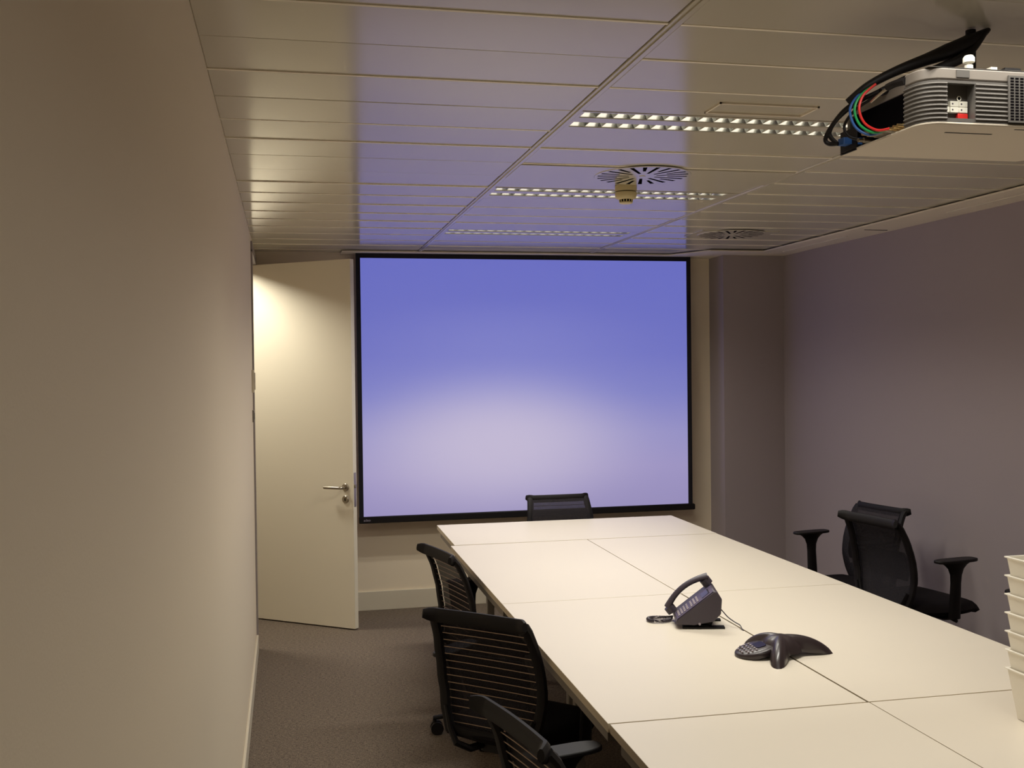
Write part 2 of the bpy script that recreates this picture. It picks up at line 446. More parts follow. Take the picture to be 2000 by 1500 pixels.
# ------------------------------------------------------------------ air diffusers
def make_diffuser(cx, cy, R, label):
    t = thing('air_diffuser', label, 'vent', (cx, cy, ZC - .003), 0, 'swirl air diffusers in the ceiling')
    bm = B()
    px = (.60, .145) if cx < 2 else (.25, .145)
    box(bm, -px[0] + (.93 + .595 + .0 - cx if cx < 2 else 0), px[0] + (.93 + .585 - cx if cx < 2 else 0), -px[1], px[1], -.001, .004)
    fin('face_plate', bm, m_panel, t)
    bm = B(); lathe(bm, [(R + .010, -.0005), (R + .008, -.0035)], 48); fin('rim', bm, m_panel, t)
    n = 22
    for k in range(n):
        a = 2 * PI * k / n + .13
        outer, inner = (R * .98, R * .30) if k % 2 == 0 else (R * .98, R * .55)
        bm = B()
        ca, sa = math.cos(a), math.sin(a)
        off = .02 * R
        def P(r, s, z): return (r * ca - (s + off) * sa, r * sa + (s + off) * ca, z)
        w0, w1 = .0060, .0090
        A = [P(inner, -w0, -.0037), P(outer, -w1, -.0037), P(outer, w1, -.0037), P(inner, w0, -.0037)]
        A = [bm.verts.new(p) for p in A]; C2 = [bm.verts.new((v.co.x, v.co.y, -.0034)) for v in A]
        bm.faces.new(A); bm.faces.new(C2[::-1])
        for q in range(4): bm.faces.new((A[q], A[(q + 1) % 4], C2[(q + 1) % 4], C2[q]))
        fin('slot', bm, m_void, t)
    bm = B(); lathe(bm, [(.001, -.006), (.012, -.006), (.014, -.001)], 16); fin('hub', bm, m_panel, t)
    return t
make_diffuser(1.485, 4.19, .195, 'round swirl air diffuser with black radial slots above the smoke detector')
make_diffuser(2.695, 5.99, .20, 'farther round swirl air diffuser in the right part of the ceiling near the grey column')

# smoke detector
t = thing('smoke_detector', 'cream smoke detector hanging from the ceiling in front of the middle light', 'detector', (1.502, 4.46, ZC))
bm = B(); lathe(bm, [(.049, 0), (.049, -.022), (.047, -.026)], 32); fin('base', bm, m_cream, t, smooth=True)
bm = B(); lathe(bm, [(.044, -.026), (.044, -.031)], 32); fin('joint', bm, mat('olive shadow gap', srgb(110, 100, 70), .7, bump=.02, scale=100), t)
bm = B(); lathe(bm, [(.049, -.031), (.049, -.042), (.044, -.056), (.034, -.062)], 32); fin('head', bm, m_cream, t, smooth=True)
bm = B(); lathe(bm, [(.027, -.060), (.027, -.074)], 24); fin('chamber', bm, m_void, t)
bm = B()
for k in range(14):
    a = k * 2 * PI / 14
    tube(bm, [(.03 * math.cos(a), .03 * math.sin(a), -.06), (.028 * math.cos(a), .028 * math.sin(a), -.075)], .0024, 5)
fin('grille', bm, m_cream, t)
bm = B(); lathe(bm, [(.029, -.073), (.029, -.078), (.02, -.081)], 24); fin('cap', bm, m_cream, t, smooth=True)

# ------------------------------------------------------------------ door
hinge = Vector((-.262, 7.262, 0)); free = Vector((.412, 6.745, 0))
hinge = free + (hinge - free).normalized() * .80
dv = (free - hinge); DL = dv.length
door = bpy.data.objects.new('door_1', None); COL.objects.link(door); door['kind'] = 'structure'
door['label'] = 'cream flush door standing half open into the room'
door.location = hinge; door.rotation_euler = (0, 0, math.atan2(dv.y, dv.x))
bm = B(); box(bm, 0, DL, 0, .04, .008, 2.392); fin('door_leaf', bm, m_door, door, bevel=.0015)
hz, hx = .922, DL - .058
bm = B(); lathe(bm, [(.025, 0), (.025, -.006), (.022, -.009)], 28, (hx, 0, hz), 'y'); fin('rose', bm, m_steel, door, smooth=True)
bm = B(); tube(bm, [(hx, -.006, hz), (hx, -.045, hz), (hx - .006, -.053, hz), (hx - .016, -.056, hz), (hx - .13, -.056, hz)], .0095, 12, up=(0, 0, 1)); fin('door_handle', bm, m_steel, door, smooth=True)
bm = B(); lathe(bm, [(.025, 0), (.025, -.006), (.022, -.009)], 28, (hx, 0, hz - .078), 'y')
esc = fin('escutcheon', bm, m_steel, door, smooth=True)
bm = B(); box(bm, hx - .003, hx + .003, -.011, -.008, hz - .088, hz - .070); fin('keyhole', bm, m_void, esc)
bm = B(); box(bm, DL - .001, DL + .0015, .008, .032, hz - .125, hz + .095); fin('lock_plate', bm, m_steel, door)
bm = B(); box(bm, DL, DL + .009, .013, .027, hz - .005, hz + .018); fin('latch', bm, m_steel, door, bevel=.002)

# wall plates beside the doorway
t = thing('light_switch', 'white light switch plate on the left wall at the doorway edge', 'switch', (XL, 6.27, 1.62))
bm = B(); box(bm, 0, .014, -.042, .042, -.066, .066); fin('plate', bm, m_white, t, bevel=.002)
bm = B(); box(bm, .014, .020, -.03, .03, -.05, .05); fin('rocker', bm, m_white, t, bevel=.002)
t = thing('wall_socket', 'small grey plate on the left wall below the light switch', 'socket', (XL, 6.30, 1.415))
bm = B(); box(bm, 0, .010, -.035, .035, -.035, .035); fin('plate', bm, m_metal, t, bevel=.002)
bm = B(); box(bm, .010, .013, -.02, .02, -.02, .02); fin('insert', bm, m_pgrey, t, bevel=.001)

# ------------------------------------------------------------------ projection screen
t = thing('projection_screen', 'large pull-down projection screen with black border showing a plain blue picture', 'screen', (1.68, 7.15, 0))
sx0, sx1, sz0, sz1 = .508 - 1.68 - .003, 2.857 - 1.68 + .006, .674, 2.441
bm = B(); box(bm, sx0, sx1, 0, .002, sz0, sz1)
fin('picture', bm, m_screen, t)
bm = B()
ox0, ox1 = .475 - 1.68, 2.896 - 1.68
box(bm, ox0, ox1, .003, .005, sz0 - .02, 2.4735)
for q in ((ox0, sx0, sz0 - .02, 2.4735), (sx1, ox1, sz0 - .02, 2.4735), (sx0, sx1, sz1, 2.4735), (sx0, sx1, sz0 - .02, sz0)):
    box(bm, q[0], q[1], -.0008, .003, q[2], q[3])
fin('border', bm, m_border, t)
bm = B(); box(bm, ox0 - .002, ox1 + .010, -.012, .016, .628, .672); wb = fin('weight_bar', bm, m_black, t, bevel=.004)
bm = B(); box(bm, ox1 + .010, ox1 + .016, -.010, .014, .630, .668); fin('end_cap', bm, m_black, wb, bevel=.002)
text('adeo', .024, m_logo, 'lettering', t, Matrix.Translation((.527 - 1.68, -.0128, .650)) @ Matrix.Rotation(PI / 2, 4, 'X'))
bm = B(); box(bm, ox0 - .10, ox1 + .05, -.045, .075, 2.4742, 2.4757); fin('housing', bm, m_band, t, bevel=.002)

# ------------------------------------------------------------------ desks
TY = -.0090
ZT = .73
def desk(label, ox, oy, wx, ly, rz, li=.30, ri=.06, group='white desks pushed together into one long table'):
    t = thing('desk', label, 'desk', (ox, oy, 0), rz, group)
    bm = B(); box(bm, .0006, wx - .0006, .0006, ly - .0006, ZT - .025, ZT)
    o = fin('desktop', bm, [m_desk, m_edge], t, bevel=.0012)
    for p in o.data.polygons:
        if abs(p.normal.z) < .5: p.material_index = 1
    for (x, y) in ((li, .05), (wx - ri, .05), (li, ly - .05), (wx - ri, ly - .05)):
        bm = B(); rbox(bm, x - .02, x + .02, y - .02, y + .02, .012, ZT - .0255, .006)
        l = fin('leg', bm, m_metal, t, smooth=True)
        bm = B(); lathe(bm, [(.018, 0), (.018, .008), (.012, .0125)], 14, (x, y, 0)); fin('foot', bm, m_black, l, smooth=True)
    bm = B()
    box(bm, .05, wx - .05, .015, .045, ZT - .066, ZT - .0255); box(bm, .05, wx - .05, ly - .045, ly - .015, ZT - .066, ZT - .0255)
    box(bm, .015, .045, .05, ly - .05, ZT - .066, ZT - .0255); box(bm, wx - .045, wx - .015, .05, ly - .05, ZT - .066, ZT - .0255)
    fin('rail', bm, m_metal, t)
    return t
def TP(u, v): return (.823 + u * math.cos(TY) - v * math.sin(TY), 2.640 + u * math.sin(TY) + v * math.cos(TY))
W1 = .7585
desk('white desk under the stack of tubs, nearest row at the right', *TP(W1 + .006, -1.467), .755, 1.462, TY, .06, .30)
desk('white desk nearest the camera at the left, in front of the first seam', *TP(.004, -1.467), W1, 1.462, TY)
desk('white desk at the left in the second row, beside the middle left chair', *TP(0, 0), W1, 1.448, TY)
desk('white desk at the right in the second row, under most of the conference phone', *TP(W1 + .006, 0), .755, 1.448, TY, .06, .30)
desk('white desk at the left in the third row, beside the farthest left chair', *TP(0, 1.451), W1, 1.415, TY)
desk('white desk at the right in the third row, near the two grey wall chairs', *TP(W1 + .003, 1.451), .758, 1.415, TY, .06, .30)
desk('white desk set crosswise at the far end under the screen', .872, 5.520, 1.50, .742, -.014, .2, .2)

# ------------------------------------------------------------------ chairs
def back_y(z):
    """rear profile of the backrest"""
    P = [(.40, -.215), (.47, -.200), (.56, -.188), (.66, -.200), (.76, -.228), (.83, -.262), (.855, -.290), (.862, -.315)]
    if z <= P[0][0]: return P[0][1]
    for (z0, y0), (z1, y1) in zip(P, P[1:]):
        if z <= z1: return y0 + (y1 - y0) * (z - z0) / (z1 - z0)
    return P[-1][1]
def back_w(z):
    P = [(.40, .145), (.44, .165), (.50, .188), (.60, .203), (.70, .200), (.80, .188), (.855, .182), (.87, .18)]
    for (z0, y0), (z1, y1) in zip(P, P[1:]):
        if z <= z1: return y0 + (y1 - y0) * max(0, (z - z0)) / (z1 - z0)
    return P[-1][1]

def make_chair(loc, rz, arm_z, label, group, wires=True, lift=0):
    arm_z -= lift; first = set(bpy.data.objects)
    t = thing('office_chair', label, 'chair', (loc[0], loc[1], 0), rz, group)
    # base
    bm = B(); lathe(bm, [(.045, .075), (.045, .115), (.032, .13), (.028, .13)], 20); hub = fin('base_hub', bm, m_frame, t, smooth=True)
    for k in range(5):
        a = PI / 2 + .35 + k * 2 * PI / 5; ca, sa = math.cos(a), math.sin(a)
        bm = B(); tube(bm, [(.03 * ca, .03 * sa, .100), (.12 * ca, .12 * sa, .098), (.25 * ca, .25 * sa, .078), (.292 * ca, .292 * sa, .074)], [.024, .02, .015, .014], 8, flat=(1, .7), up=(0, 0, 1))
        leg = fin('leg', bm, m_frame, t, smooth=True)
        bm = B(); tube(bm, [(.285 * ca, .285 * sa, .078), (.285 * ca, .285 * sa, .045)], .009, 8)
        hx, hy = .275 * ca, .275 * sa
        ax = Vector((-sa, ca, 0))
        for s in (-1, 1):
            c = Vector((hx, hy, .029)) + ax * s * .016
            tube(bm, [c - ax * .008, c + ax * .008], .029, 16)
        tube(bm, [Vector((hx, hy, .033)) - ax * .009, Vector((hx, hy, .033)) + ax * .009], .022, 12)
        fin('caster', bm, m_black, leg, smooth=True)
    bm = B(); tube(bm, [(0, 0, .12), (0, 0, .24)], .025, 16); tube(bm, [(0, 0, .24), (0, 0, .365)], .015, 16); fin('gas_column', bm, m_frame, t, smooth=True)
    bm = B(); rbox(bm, -.075, .075, -.16, .10, .355, .400, .02); fin('mechanism', bm, m_black, t, smooth=True)
    bm = B(); tube(bm, [(.07, .02, .375), (.20, .03, .372), (.235, .03, .370)], [.005, .005, .009], 8); fin('lever', bm, m_black, t, smooth=True)
    # seat cushion
    bm = B(); n, mm = 20, 22; grid = []
    for i in range(mm + 1):
        row = []
        v = -1 + 2 * i / mm
        for k in range(n + 1):
            u = -1 + 2 * k / n
            # squircle map
            x = u * math.sqrt(max(0, 1 - v * v / 2.6)) * .255; y = v * math.sqrt(max(0, 1 - u * u / 3.2)) * .235 + .015
            e = max(abs(u), abs(v))
            z = .452 - .030 * max(0, e - .72) ** 2 / .0784 - .010 * math.exp(-(u * u + v * v) * 2)
            if v > .5: z -= .022 * ((v - .5) / .5) ** 2
            row.append(bm.verts.new((x, y, z)))
        grid.append(row)
    for i in range(mm):
        for k in range(n): bm.faces.new((grid[i][k], grid[i][k + 1], grid[i + 1][k + 1], grid[i + 1][k]))
    r = bmesh.ops.extrude_face_region(bm, geom=list(bm.faces))
    for v in [g for g in r['geom'] if isinstance(g, bmesh.types.BMVert)]:
        v.co.z = .402 - (.012 if v.co.y > .18 else 0); v.co.x *= .95; v.co.y = (v.co.y - .015) * .95 + .015
    fin('seat', bm, m_fabric, t, smooth=True, ang=60)
    # back frame: side uprights with a heavy flared top rail
    for s in (-1, 1):
        bm = B()
        zs = [.425 + (.842 - .425) * k / 18 for k in range(19)]
        pts = [(s * back_w(z), back_y(z), z) for z in zs]
        tube(bm, pts, .021, 8, flat=(.65, 1.0), up=(1, 0, 0))
        fin('back_upright', bm, m_frame, t, smooth=True)
    bm = B(); pts = []; rad = []
    for k in range(-16, 17):
        u = k / 16; x = u * .204
        wing = max(0, abs(u) - .80) / .20
        y = -.266 - .010 * (u * u) - .026 * wing ** 1.6
        z = .838 + .008 * wing
        pts.append((x, y, z)); rad.append(.023 - .009 * wing ** 3)
    tube(bm, pts, rad, 10, flat=(.62, 1.1), up=(0, 0, 1)); fin('top_rail', bm, m_frame, t, smooth=True)
    bm = B(); pts = []
    for k in range(-6, 7):
        u = k / 6; pts.append((u * .165, -.212 + .012 * (1 - u * u), .432 - .012 * (1 - u * u)))
    tube(bm, pts, .018, 8, flat=(.7, 1.1), up=(0, 0, 1)); fin('bottom_rail', bm, m_frame, t, smooth=True)
    # knitted back
    bm = B(); g = []
    for i in range(15):
        z = .43 + (.835 - .43) * i / 14; row = []
        for k in range(9):
            u = -1 + k / 4; row.append(bm.verts.new((u * (back_w(z) - .006), back_y(z) + .018 - .004 + .004 * (u * u), z)))
        g.append(row)
    for i in range(14):
        for k in range(8): bm.faces.new((g[i][k], g[i][k + 1], g[i + 1][k + 1], g[i + 1][k]))
    fin('back_mesh', bm, m_knit, t, smooth=True)
    # wires
    if wires:
        for i in range(14):
            z = .455 + i * .0262
            bm = B(); w_ = back_w(z) - .008
            tube(bm, [(-w_, back_y(z), z), (-w_ * .5, back_y(z) + .004, z), (0, back_y(z) + .005, z), (w_ * .5, back_y(z) + .004, z), (w_, back_y(z), z)], .0016, 5)
            fin('wire', bm, m_wire, t, smooth=True)
    bm = B(); g = []
    for i in range(6):
        z = .555 + .135 * i / 5; row = []
        for k in range(7):
            u = -1 + k / 3; e = 1 - .12 * (abs(i - 2.5) / 2.5) ** 3
            row.append(bm.verts.new((u * .135 * e, back_y(z) + .030 - .006 * u * u, z)))
        g.append(row)
    for i in range(5):
        for k in range(6): bm.faces.new((g[i][k], g[i][k + 1], g[i + 1][k + 1], g[i + 1][k]))
    r = bmesh.ops.extrude_face_region(bm, geom=list(bm.faces))
    for v in [q for q in r['geom'] if isinstance(q, bmesh.types.BMVert)]: v.co.y += .012
    fin('lumbar_pad', bm, m_fabric, t, smooth=True)
    for s in (-1, 1):
        bm = B(); tube(bm, [(s * .05, -.12, .378), (s * .085, -.20, .372), (s * .12, -.232, .395), (s * .150, -.224, .44), (s * .178, -.210, .51)], [.018, .018, .017, .015, .010], 8, flat=(1, .7)); fin('back_bracket', bm, m_frame, t, smooth=True)
    # arms: bracket, stalk that flares into the pad
    for s in (-1, 1):
        bm = B(); rings = []
        prof = [(.392, .055, .018), (.44, .052, .018), (arm_z - .115, .047, .017), (arm_z - .075, .052, .018), (arm_z - .045, .072, .022), (arm_z - .026, .105, .028), (arm_z - .012, .150, .036)]
        for z, ly, lx in prof:
            xo = s * (.262 + .012 * min(1, max(0, (z - .39) / .2)))
            n_ = 14; ring = []
            for k in range(n_):
                a = 2 * PI * k / n_
                ring.append(bm.verts.new((xo + lx * math.cos(a), -.01 + ly * .62 * math.sin(a), z)))
            rings.append(ring)
        for i in range(len(rings) - 1):
            for k in range(14): bm.faces.new((rings[i][k], rings[i][(k + 1) % 14], rings[i + 1][(k + 1) % 14], rings[i + 1][k]))
        bm.faces.new(rings[0]); bm.faces.new(rings[-1])
        tube(bm, [(s * .06, -.01, .382), (s * .20, -.01, .382), (s * .262, -.01, .398)], .018, 8, flat=(1, .6))
        arm = fin('armrest', bm, m_frame, t, smooth=True)
        bm = B(); xo = s * .274
        poly = []
        for k in range(24):
            a = 2 * PI * k / 24; c, q = math.cos(a), math.sin(a)
            poly.append((xo + .040 * math.copysign(abs(c) ** .6, c), -.01 + .118 * math.copysign(abs(q) ** .7, q)))
        prism(bm, poly, arm_z - .014, arm_z)
        fin('arm_pad', bm, m_black, arm, bevel=.004)
    if lift:
        for o in set(bpy.data.objects) - first:
            if o.parent == t and o.name.split('.')[0] not in ('base_hub', 'leg', 'gas_column'): o.location.z += lift
            if o.name.startswith('gas_column'): o.scale.z = (.365 + lift) / .365
    return t
R = math.radians
GL = 'black mesh office chairs along the left side of the table'
# rz: the chair faces local +Y
make_chair((.93, 4.72), R(13 - 90), .655, 'black mesh office chair farthest along the left side of the table, near the open door', GL)
make_chair((.800, 3.60), R(46 - 90), .655, 'black mesh office chair in the middle of the left row, its wired back showing', GL)
make_chair((.775, 2.42), R(12 - 90), .655, 'black mesh office chair nearest the camera, cut off by the bottom edge', GL)
make_chair((1.70, 6.20), R(180), .655, 'black mesh office chair at the far end of the table, in front of the screen', 'black mesh office chairs at the far end of the table')
GR = 'black mesh office chairs along the right wall'
make_chair((3.00, 5.24), R(190 - 90), .715, 'black office chair by the grey wall, the farther of two, facing the table', GR, wires=False, lift=.02)
make_chair((3.02, 4.58), R(9 - 90), .76, 'black office chair by the grey wall, the nearer of two, facing the wall', GR, wires=False, lift=.085)
make_chair((3.12, 3.62), R(92), .70, 'black office chair by the grey wall mostly hidden behind the stack of white tubs', GR, wires=False)

# ------------------------------------------------------------------ desk phone
ph = thing('desk_phone', 'charcoal desk telephone with handset on its sloping cradle', 'phone', (1.462, 3.575, ZT), R(-106))
ph.scale = (.92, .92, .92)
# local: user side is -y, y away from the user
def side_prism(bm, prof, x0, x1):
    a = [bm.verts.new((x0, y, z)) for y, z in prof]; b = [bm.verts.new((x1, y, z)) for y, z in prof]
    bm.faces.new(a); bm.faces.new(b[::-1]); n = len(prof)
    for i in range(n): bm.faces.new((a[i], a[(i + 1) % n], b[(i + 1) % n], b[i]))
bm = B(); side_prism(bm, [(-.092, .026), (-.088, .036), (.058, .150), (.070, .147), (.088, .118), (.084, .060), (.055, .030), (-.02, .016), (-.085, .018)], -.095, .080)
fin('body', bm, m_phone, ph, bevel=.004)
bm = B(); n0 = Vector((0, -.114, .146)).normalized()
def onface(x, s, h):          # s along the slope 0..1, h above it
    y = -.088 + .146 * s; z = .036 + .114 * s
    return Vector((x, y, z)) + n0 * h
def plate(bm, x0, x1, s0, s1, h0, h1):
    vs = [bm.verts.new(onface(*p)) for p in ((x0, s0, h0), (x1, s0, h0), (x1, s1, h0), (x0, s1, h0), (x0, s0, h1), (x1, s0, h1), (x1, s1, h1), (x0, s1, h1))]
    for f in ((0, 3, 2, 1), (4, 5, 6, 7), (0, 1, 5, 4), (1, 2, 6, 5), (2, 3, 7, 6), (3, 0, 4, 7)): bm.faces.new([vs[i] for i in f])
plate(bm, -.030, .078, .02, .985, .0005, .003); fin('face', bm, m_phone2, ph, bevel=.001)
bm = B(); plate(bm, -.005, .062, .70, .90, .003, .0045); fin('display', bm, m_lcd, ph)
bm = B()
for i in range(4):
    for k in range(4):
        plate(bm, -.018 + k * .022, -.018 + k * .022 + .014, .08 + i * .075, .08 + i * .075 + .045, .003, .0062)
for i in range(3):
    for k in range(4):
        plate(bm, -.018 + k * .022, -.018 + k * .022 + .016, .41 + i * .08, .41 + i * .08 + .045, .003, .0058)
kp = fin('keypad', bm, m_key, ph, bevel=.0008)
bm = B(); pts = []; rad = []
for k in range(15):
    s = -.04 + 1.10 * k / 14; u = (k / 14 * 2 - 1)
    pts.append(onface(-.062, s, .030 + .026 * (1 - u * u))); rad.append(.0125 + .004 * abs(u) ** 3)
tube(bm, pts, rad, 12, flat=(1.35, .9), up=(0, -.5, .8))
for s, hh in ((-.01, .012), (.97, .012)):
    tube(bm, [onface(-.062, s, .0035), onface(-.062, s, .030)], .0215, 16)
fin('handset', bm, m_phone, ph, smooth=True, ang=50)
bm = B()
box(bm, -.080, -.052, -.065, .100, .0, .008); box(bm, .040, .072, -.065, .100, .0, .008); box(bm, -.06, .06, -.03, .04, .002, .012)
side_prism(bm, [(.0, .006), (.05, .006), (.075, .075), (.05, .075)], -.045, .045)
fin('stand', bm, m_black, ph, bevel=.002)
bm = B(); lathe(bm, [(.005, 0), (.005, .002)], 12, (.0815, .0, .022), 'x'); fin('screw', bm, m_key, ph)
# coiled cord: loop lying on the desk at the user side
bm = B(); pts = []
path = [Vector(p) for p in ((-.075, -.090, .012), (-.080, -.120, .009), (-.082, -.155, .009), (-.070, -.185, .009), (-.045, -.192, .009), (-.020, -.175, .009), (-.018, -.140, .009), (-.035, -.112, .009), (-.055, -.100, .011))]
def spline(path, n):
    out = []
    for i in range(len(path) - 1):
        p0, p1, p2, p3 = path[max(i - 1, 0)], path[i], path[i + 1], path[min(i + 2, len(path) - 1)]
        for k in range(n):
            t_ = k / n
            out.append(.5 * ((2 * p1) + (p2 - p0) * t_ + (2 * p0 - 5 * p1 + 4 * p2 - p3) * t_ ** 2 + (3 * p1 - p0 - 3 * p2 + p3) * t_ ** 3))
    out.append(path[-1]); return out
sp = spline(path, 60)
for i, p in enumerate(sp):
    a = i * .75
    tg = (sp[min(i + 1, len(sp) - 1)] - sp[max(i - 1, 0)]).normalized(); sd = tg.cross(Vector((0, 0, 1))).normalized()
    pts.append(p + sd * .0058 * math.cos(a) + Vector((0, 0, .0058 * math.sin(a))))
tube(bm, pts, .0017, 5); fin('coiled_cord', bm, m_phone, ph, smooth=True)
bm = B(); path = [Vector(p) for p in ((.01, .086, .070), (.012, .10, .055), (.020, .118, .035), (.045, .140, .022), (.062, .158, .014), (.088, .163, .005), (.098, .168, .001))]
tube(bm, spline(path, 8), .0022, 8); fin('line_cord', bm, m_phone, ph, smooth=True)

# ------------------------------------------------------------------ conference phone
cf = thing('conference_phone', 'dark three-legged conference phone with a keypad lobe lying across the desk seam', 'phone', (1.572, 3.135, ZT))
arms = [R(-9), R(118), R(240)]
def ang(a, b): return abs((a - b + PI) % (2 * PI) - PI)
def outline(th):
    r = .068
    for i, a in enumerate(arms):
        d = ang(th, a); L = .175 if i != 1 else .15
        r += (L - .068) * math.exp(-(d / .26) ** 2)
    return r
def armness(th): return max(math.exp(-(ang(th, a) / .30) ** 2) for a in arms)
bm = B(); NT, NR = 96, 14; g = []
for i in range(NR + 1):
    q = i / NR; row = []
    for k in range(NT):
        th = 2 * PI * k / NT; r = outline(th) * q; A = armness(th)
        lift = .016 * (1 - A)
        z = lift + (.066 - lift) * (1 - q ** 2.4) ** .75 * (1 - .12 * A * q) + .004 * A * math.sin(PI * q)
        if i == 0: z = .066
        row.append(bm.verts.new((r * math.cos(th), r * math.sin(th), z)))
        if i == 0 and k > 0:
            pass
    g.append(row)
for i in range(NR):
    for k in range(NT): bm.faces.new((g[i][k], g[i][(k + 1) % NT], g[i + 1][(k + 1) % NT], g[i + 1][k]))
under = []
for q, dz in ((.94, -.0), (.6, .012), (.0, .02)):
    under.append([bm.verts.new((outline(2 * PI * k / NT) * q * math.cos(2 * PI * k / NT), outline(2 * PI * k / NT) * q * math.sin(2 * PI * k / NT), max(.0, .014 * (1 - armness(2 * PI * k / NT))) + dz)) for k in range(NT)])
prev = g[-1]
for ring in under:
    for k in range(NT): bm.faces.new((prev[k], prev[(k + 1) % NT], ring[(k + 1) % NT], ring[k]))
    prev = ring
bmesh.ops.remove_doubles(bm, verts=bm.verts, dist=1e-5)
fin('body', bm, m_conf, cf, smooth=True, ang=75)
ka = R(176)
Mk = Matrix.Translation((-.078, .006, .0)) @ Matrix.Rotation(ka, 4, 'Z') @ Matrix.Rotation(R(14), 4, 'Y')
bm = B(); a_, b_ = .072, .062
prof = [(1.0, .004), (1.02, .012), (1.0, .020), (.94, .0235), (.6, .026), (.01, .0275)]
rings = []
for q, z in prof:
    rings.append([bm.verts.new((a_ * q * math.cos(2 * PI * k / 48), b_ * q * math.sin(2 * PI * k / 48), z + .006)) for k in range(48)])
for i in range(len(rings) - 1):
    for k in range(48): bm.faces.new((rings[i][k], rings[i][(k + 1) % 48], rings[i + 1][(k + 1) % 48], rings[i + 1][k]))
bm.faces.new(rings[0][::-1]); bm.faces.new(rings[-1])
bmesh.ops.transform(bm, matrix=Mk, verts=bm.verts)
for v in bm.verts: v.co.z = max(v.co.z, .0005)
lobe = fin('keypad_lobe', bm, m_conf, cf, smooth=True, ang=60)
bm = B()
for i in range(4):
    for k in range(5):
        x = .054 - i * .0145; y = -.036 + k * .018
        if (x / a_) ** 2 + (y / b_) ** 2 > .78: continue
        lathe(bm, [(.0036, .031), (.0036, .0352), (.0024, .0362)], 10, (x, y, 0))
bmesh.ops.transform(bm, matrix=Mk, verts=bm.verts)
fin('keypad', bm, m_key, lobe, smooth=True)
bm = B(); rbox(bm, -.030, .004, -.026, .026, .0325, .0345, .01)
bmesh.ops.transform(bm, matrix=Mk, verts=bm.verts); fin('display', bm, m_lcd, lobe)

# ------------------------------------------------------------------ stack of white tubs
def tub_mesh():
    bm = B(); X0, X1, Y0, Y1 = 0, .30, -.26, 0; H_ = .135; tp = .019
    def ring(i, z): return [bm.verts.new(p) for p in ((X0 + i, Y0 + i, z), (X1 - i, Y0 + i, z), (X1 - i, Y1 - i, z), (X0 + i, Y1 - i, z))]
    th = .0025
    seq = [(tp, 0), (.002, H_ - .004), (-.003, H_ - .004), (-.003, H_), (.002 + th, H_), (tp + th, th)]
    rs = [ring(i, z) for i, z in seq]
    bm.faces.new(rs[0][::-1]); bm.faces.new(rs[-1])
    for a, b in zip(rs, rs[1:]):
        for q in range(4): bm.faces.new((a[q], a[(q + 1) % 4], b[(q + 1) % 4], b[q]))
    return fin('tub', bm, m_tray, None, bevel=.0012, seg=1)
names = ['bottom white tub of the stack on the near right desk', 'white tub second from the bottom of the stack', 'white tub third from the bottom of the stack', 'white tub in the middle of the stack',
         'white tub third from the top of the stack', 'white tub second from the top of the stack', 'topmost white tub of the stack at the right edge']
tb = tub_mesh(); tb.name = 'plastic_tub'
for i in range(7):
    o = tb if i == 0 else tb.copy()
    if i: COL.objects.link(o)
    o.location = (1.868, 2.425, ZT + .0005 + i * .0495)
    tag(o, names[i], 'tub', 'white plastic tubs nested in one stack')

# ------------------------------------------------------------------ projector
PX, PY = 1.362, 2.022
pj = thing('projector', 'grey and white ceiling projector seen from behind with ribbed side, keys and cables', 'projector', (PX, PY, 2.2))
PWd, PDp, PHt = .55, .350, .124
# hull outline (plan) with rounded near left corner and chamfered far right corner
def plan(i=0):
    r = .045; pts = []
    for k in range(7):
        a = PI + k * PI / 2 / 6
        pts.append((r + i + (r) * math.cos(a), r + i + (r) * math.sin(a)))
    pts += [(PWd - i, i), (PWd - i, PDp - .07), (PWd - .05, PDp - i), (i, PDp - i)]
    return pts
bm = B()
pl = plan(0)
prism(bm, pl, 0, .006); fin('bottom_plate', bm, m_pbase, pj, bevel=.002)
# near face with a cut-out for the key panel and ribs; wall built from segments
KX0, KX1, KZ0, KZ1 = .056, .124, .014, .090     # key recess
bm = B()
box(bm, .045, KX0, 0, .012, .006, .096); box(bm, KX1, PWd, 0, .012, .006, .096); box(bm, KX0, KX1, 0, .012, .006, KZ0); box(bm, KX0, KX1, 0, .012, KZ1, .096)
box(bm, KX0, KX1, .028, .030, KZ0 - .004, .096)
box(bm, KX0, KX1, .012, .028, .006, KZ0); box(bm, KX0 - .002, KX0, .012, .030, .006, .096); box(bm, KX1, KX1 + .002, .012, .030, .006, .096)
# rounded corner
cor = [(.045 + .045 * math.cos(PI + k * PI / 2 / 8), .045 + .045 * math.sin(PI + k * PI / 2 / 8)) for k in range(9)]
cin = [(.045 + .033 * math.cos(PI + k * PI / 2 / 8), .045 + .033 * math.sin(PI + k * PI / 2 / 8)) for k in range(9)]
prism(bm, cor + cin[::-1], .006, .096)
box(bm, 0, .012, .045, .075, .006, .096)
box(bm, PWd - .012, PWd, .012, PDp - .07, .006, .096)
box(bm, .02, PWd - .05, PDp - .012, PDp, .006, .096)
fin('side_shell', bm, m_pgrey, pj, smooth=True, ang=30)
for i in range(9):
    z = .0125 + i * .0095
    bm = B()
    path = [(-.0005, .075, z)] + [(x - .0005, y - .0005, z) for x, y in cor] + [(KX0 - .001, -.0005, z)]
    tube(bm, path, .0026, 6, up=(0, 0, 1))
    fin('rib', bm, m_rib, pj, smooth=True); bm = B()
    tube(bm, [(KX1 + .001, -.0005, z), (.205, -.0005, z)], .0026, 6, up=(0, 0, 1))
    fin('rib', bm, m_rib, pj, smooth=True)
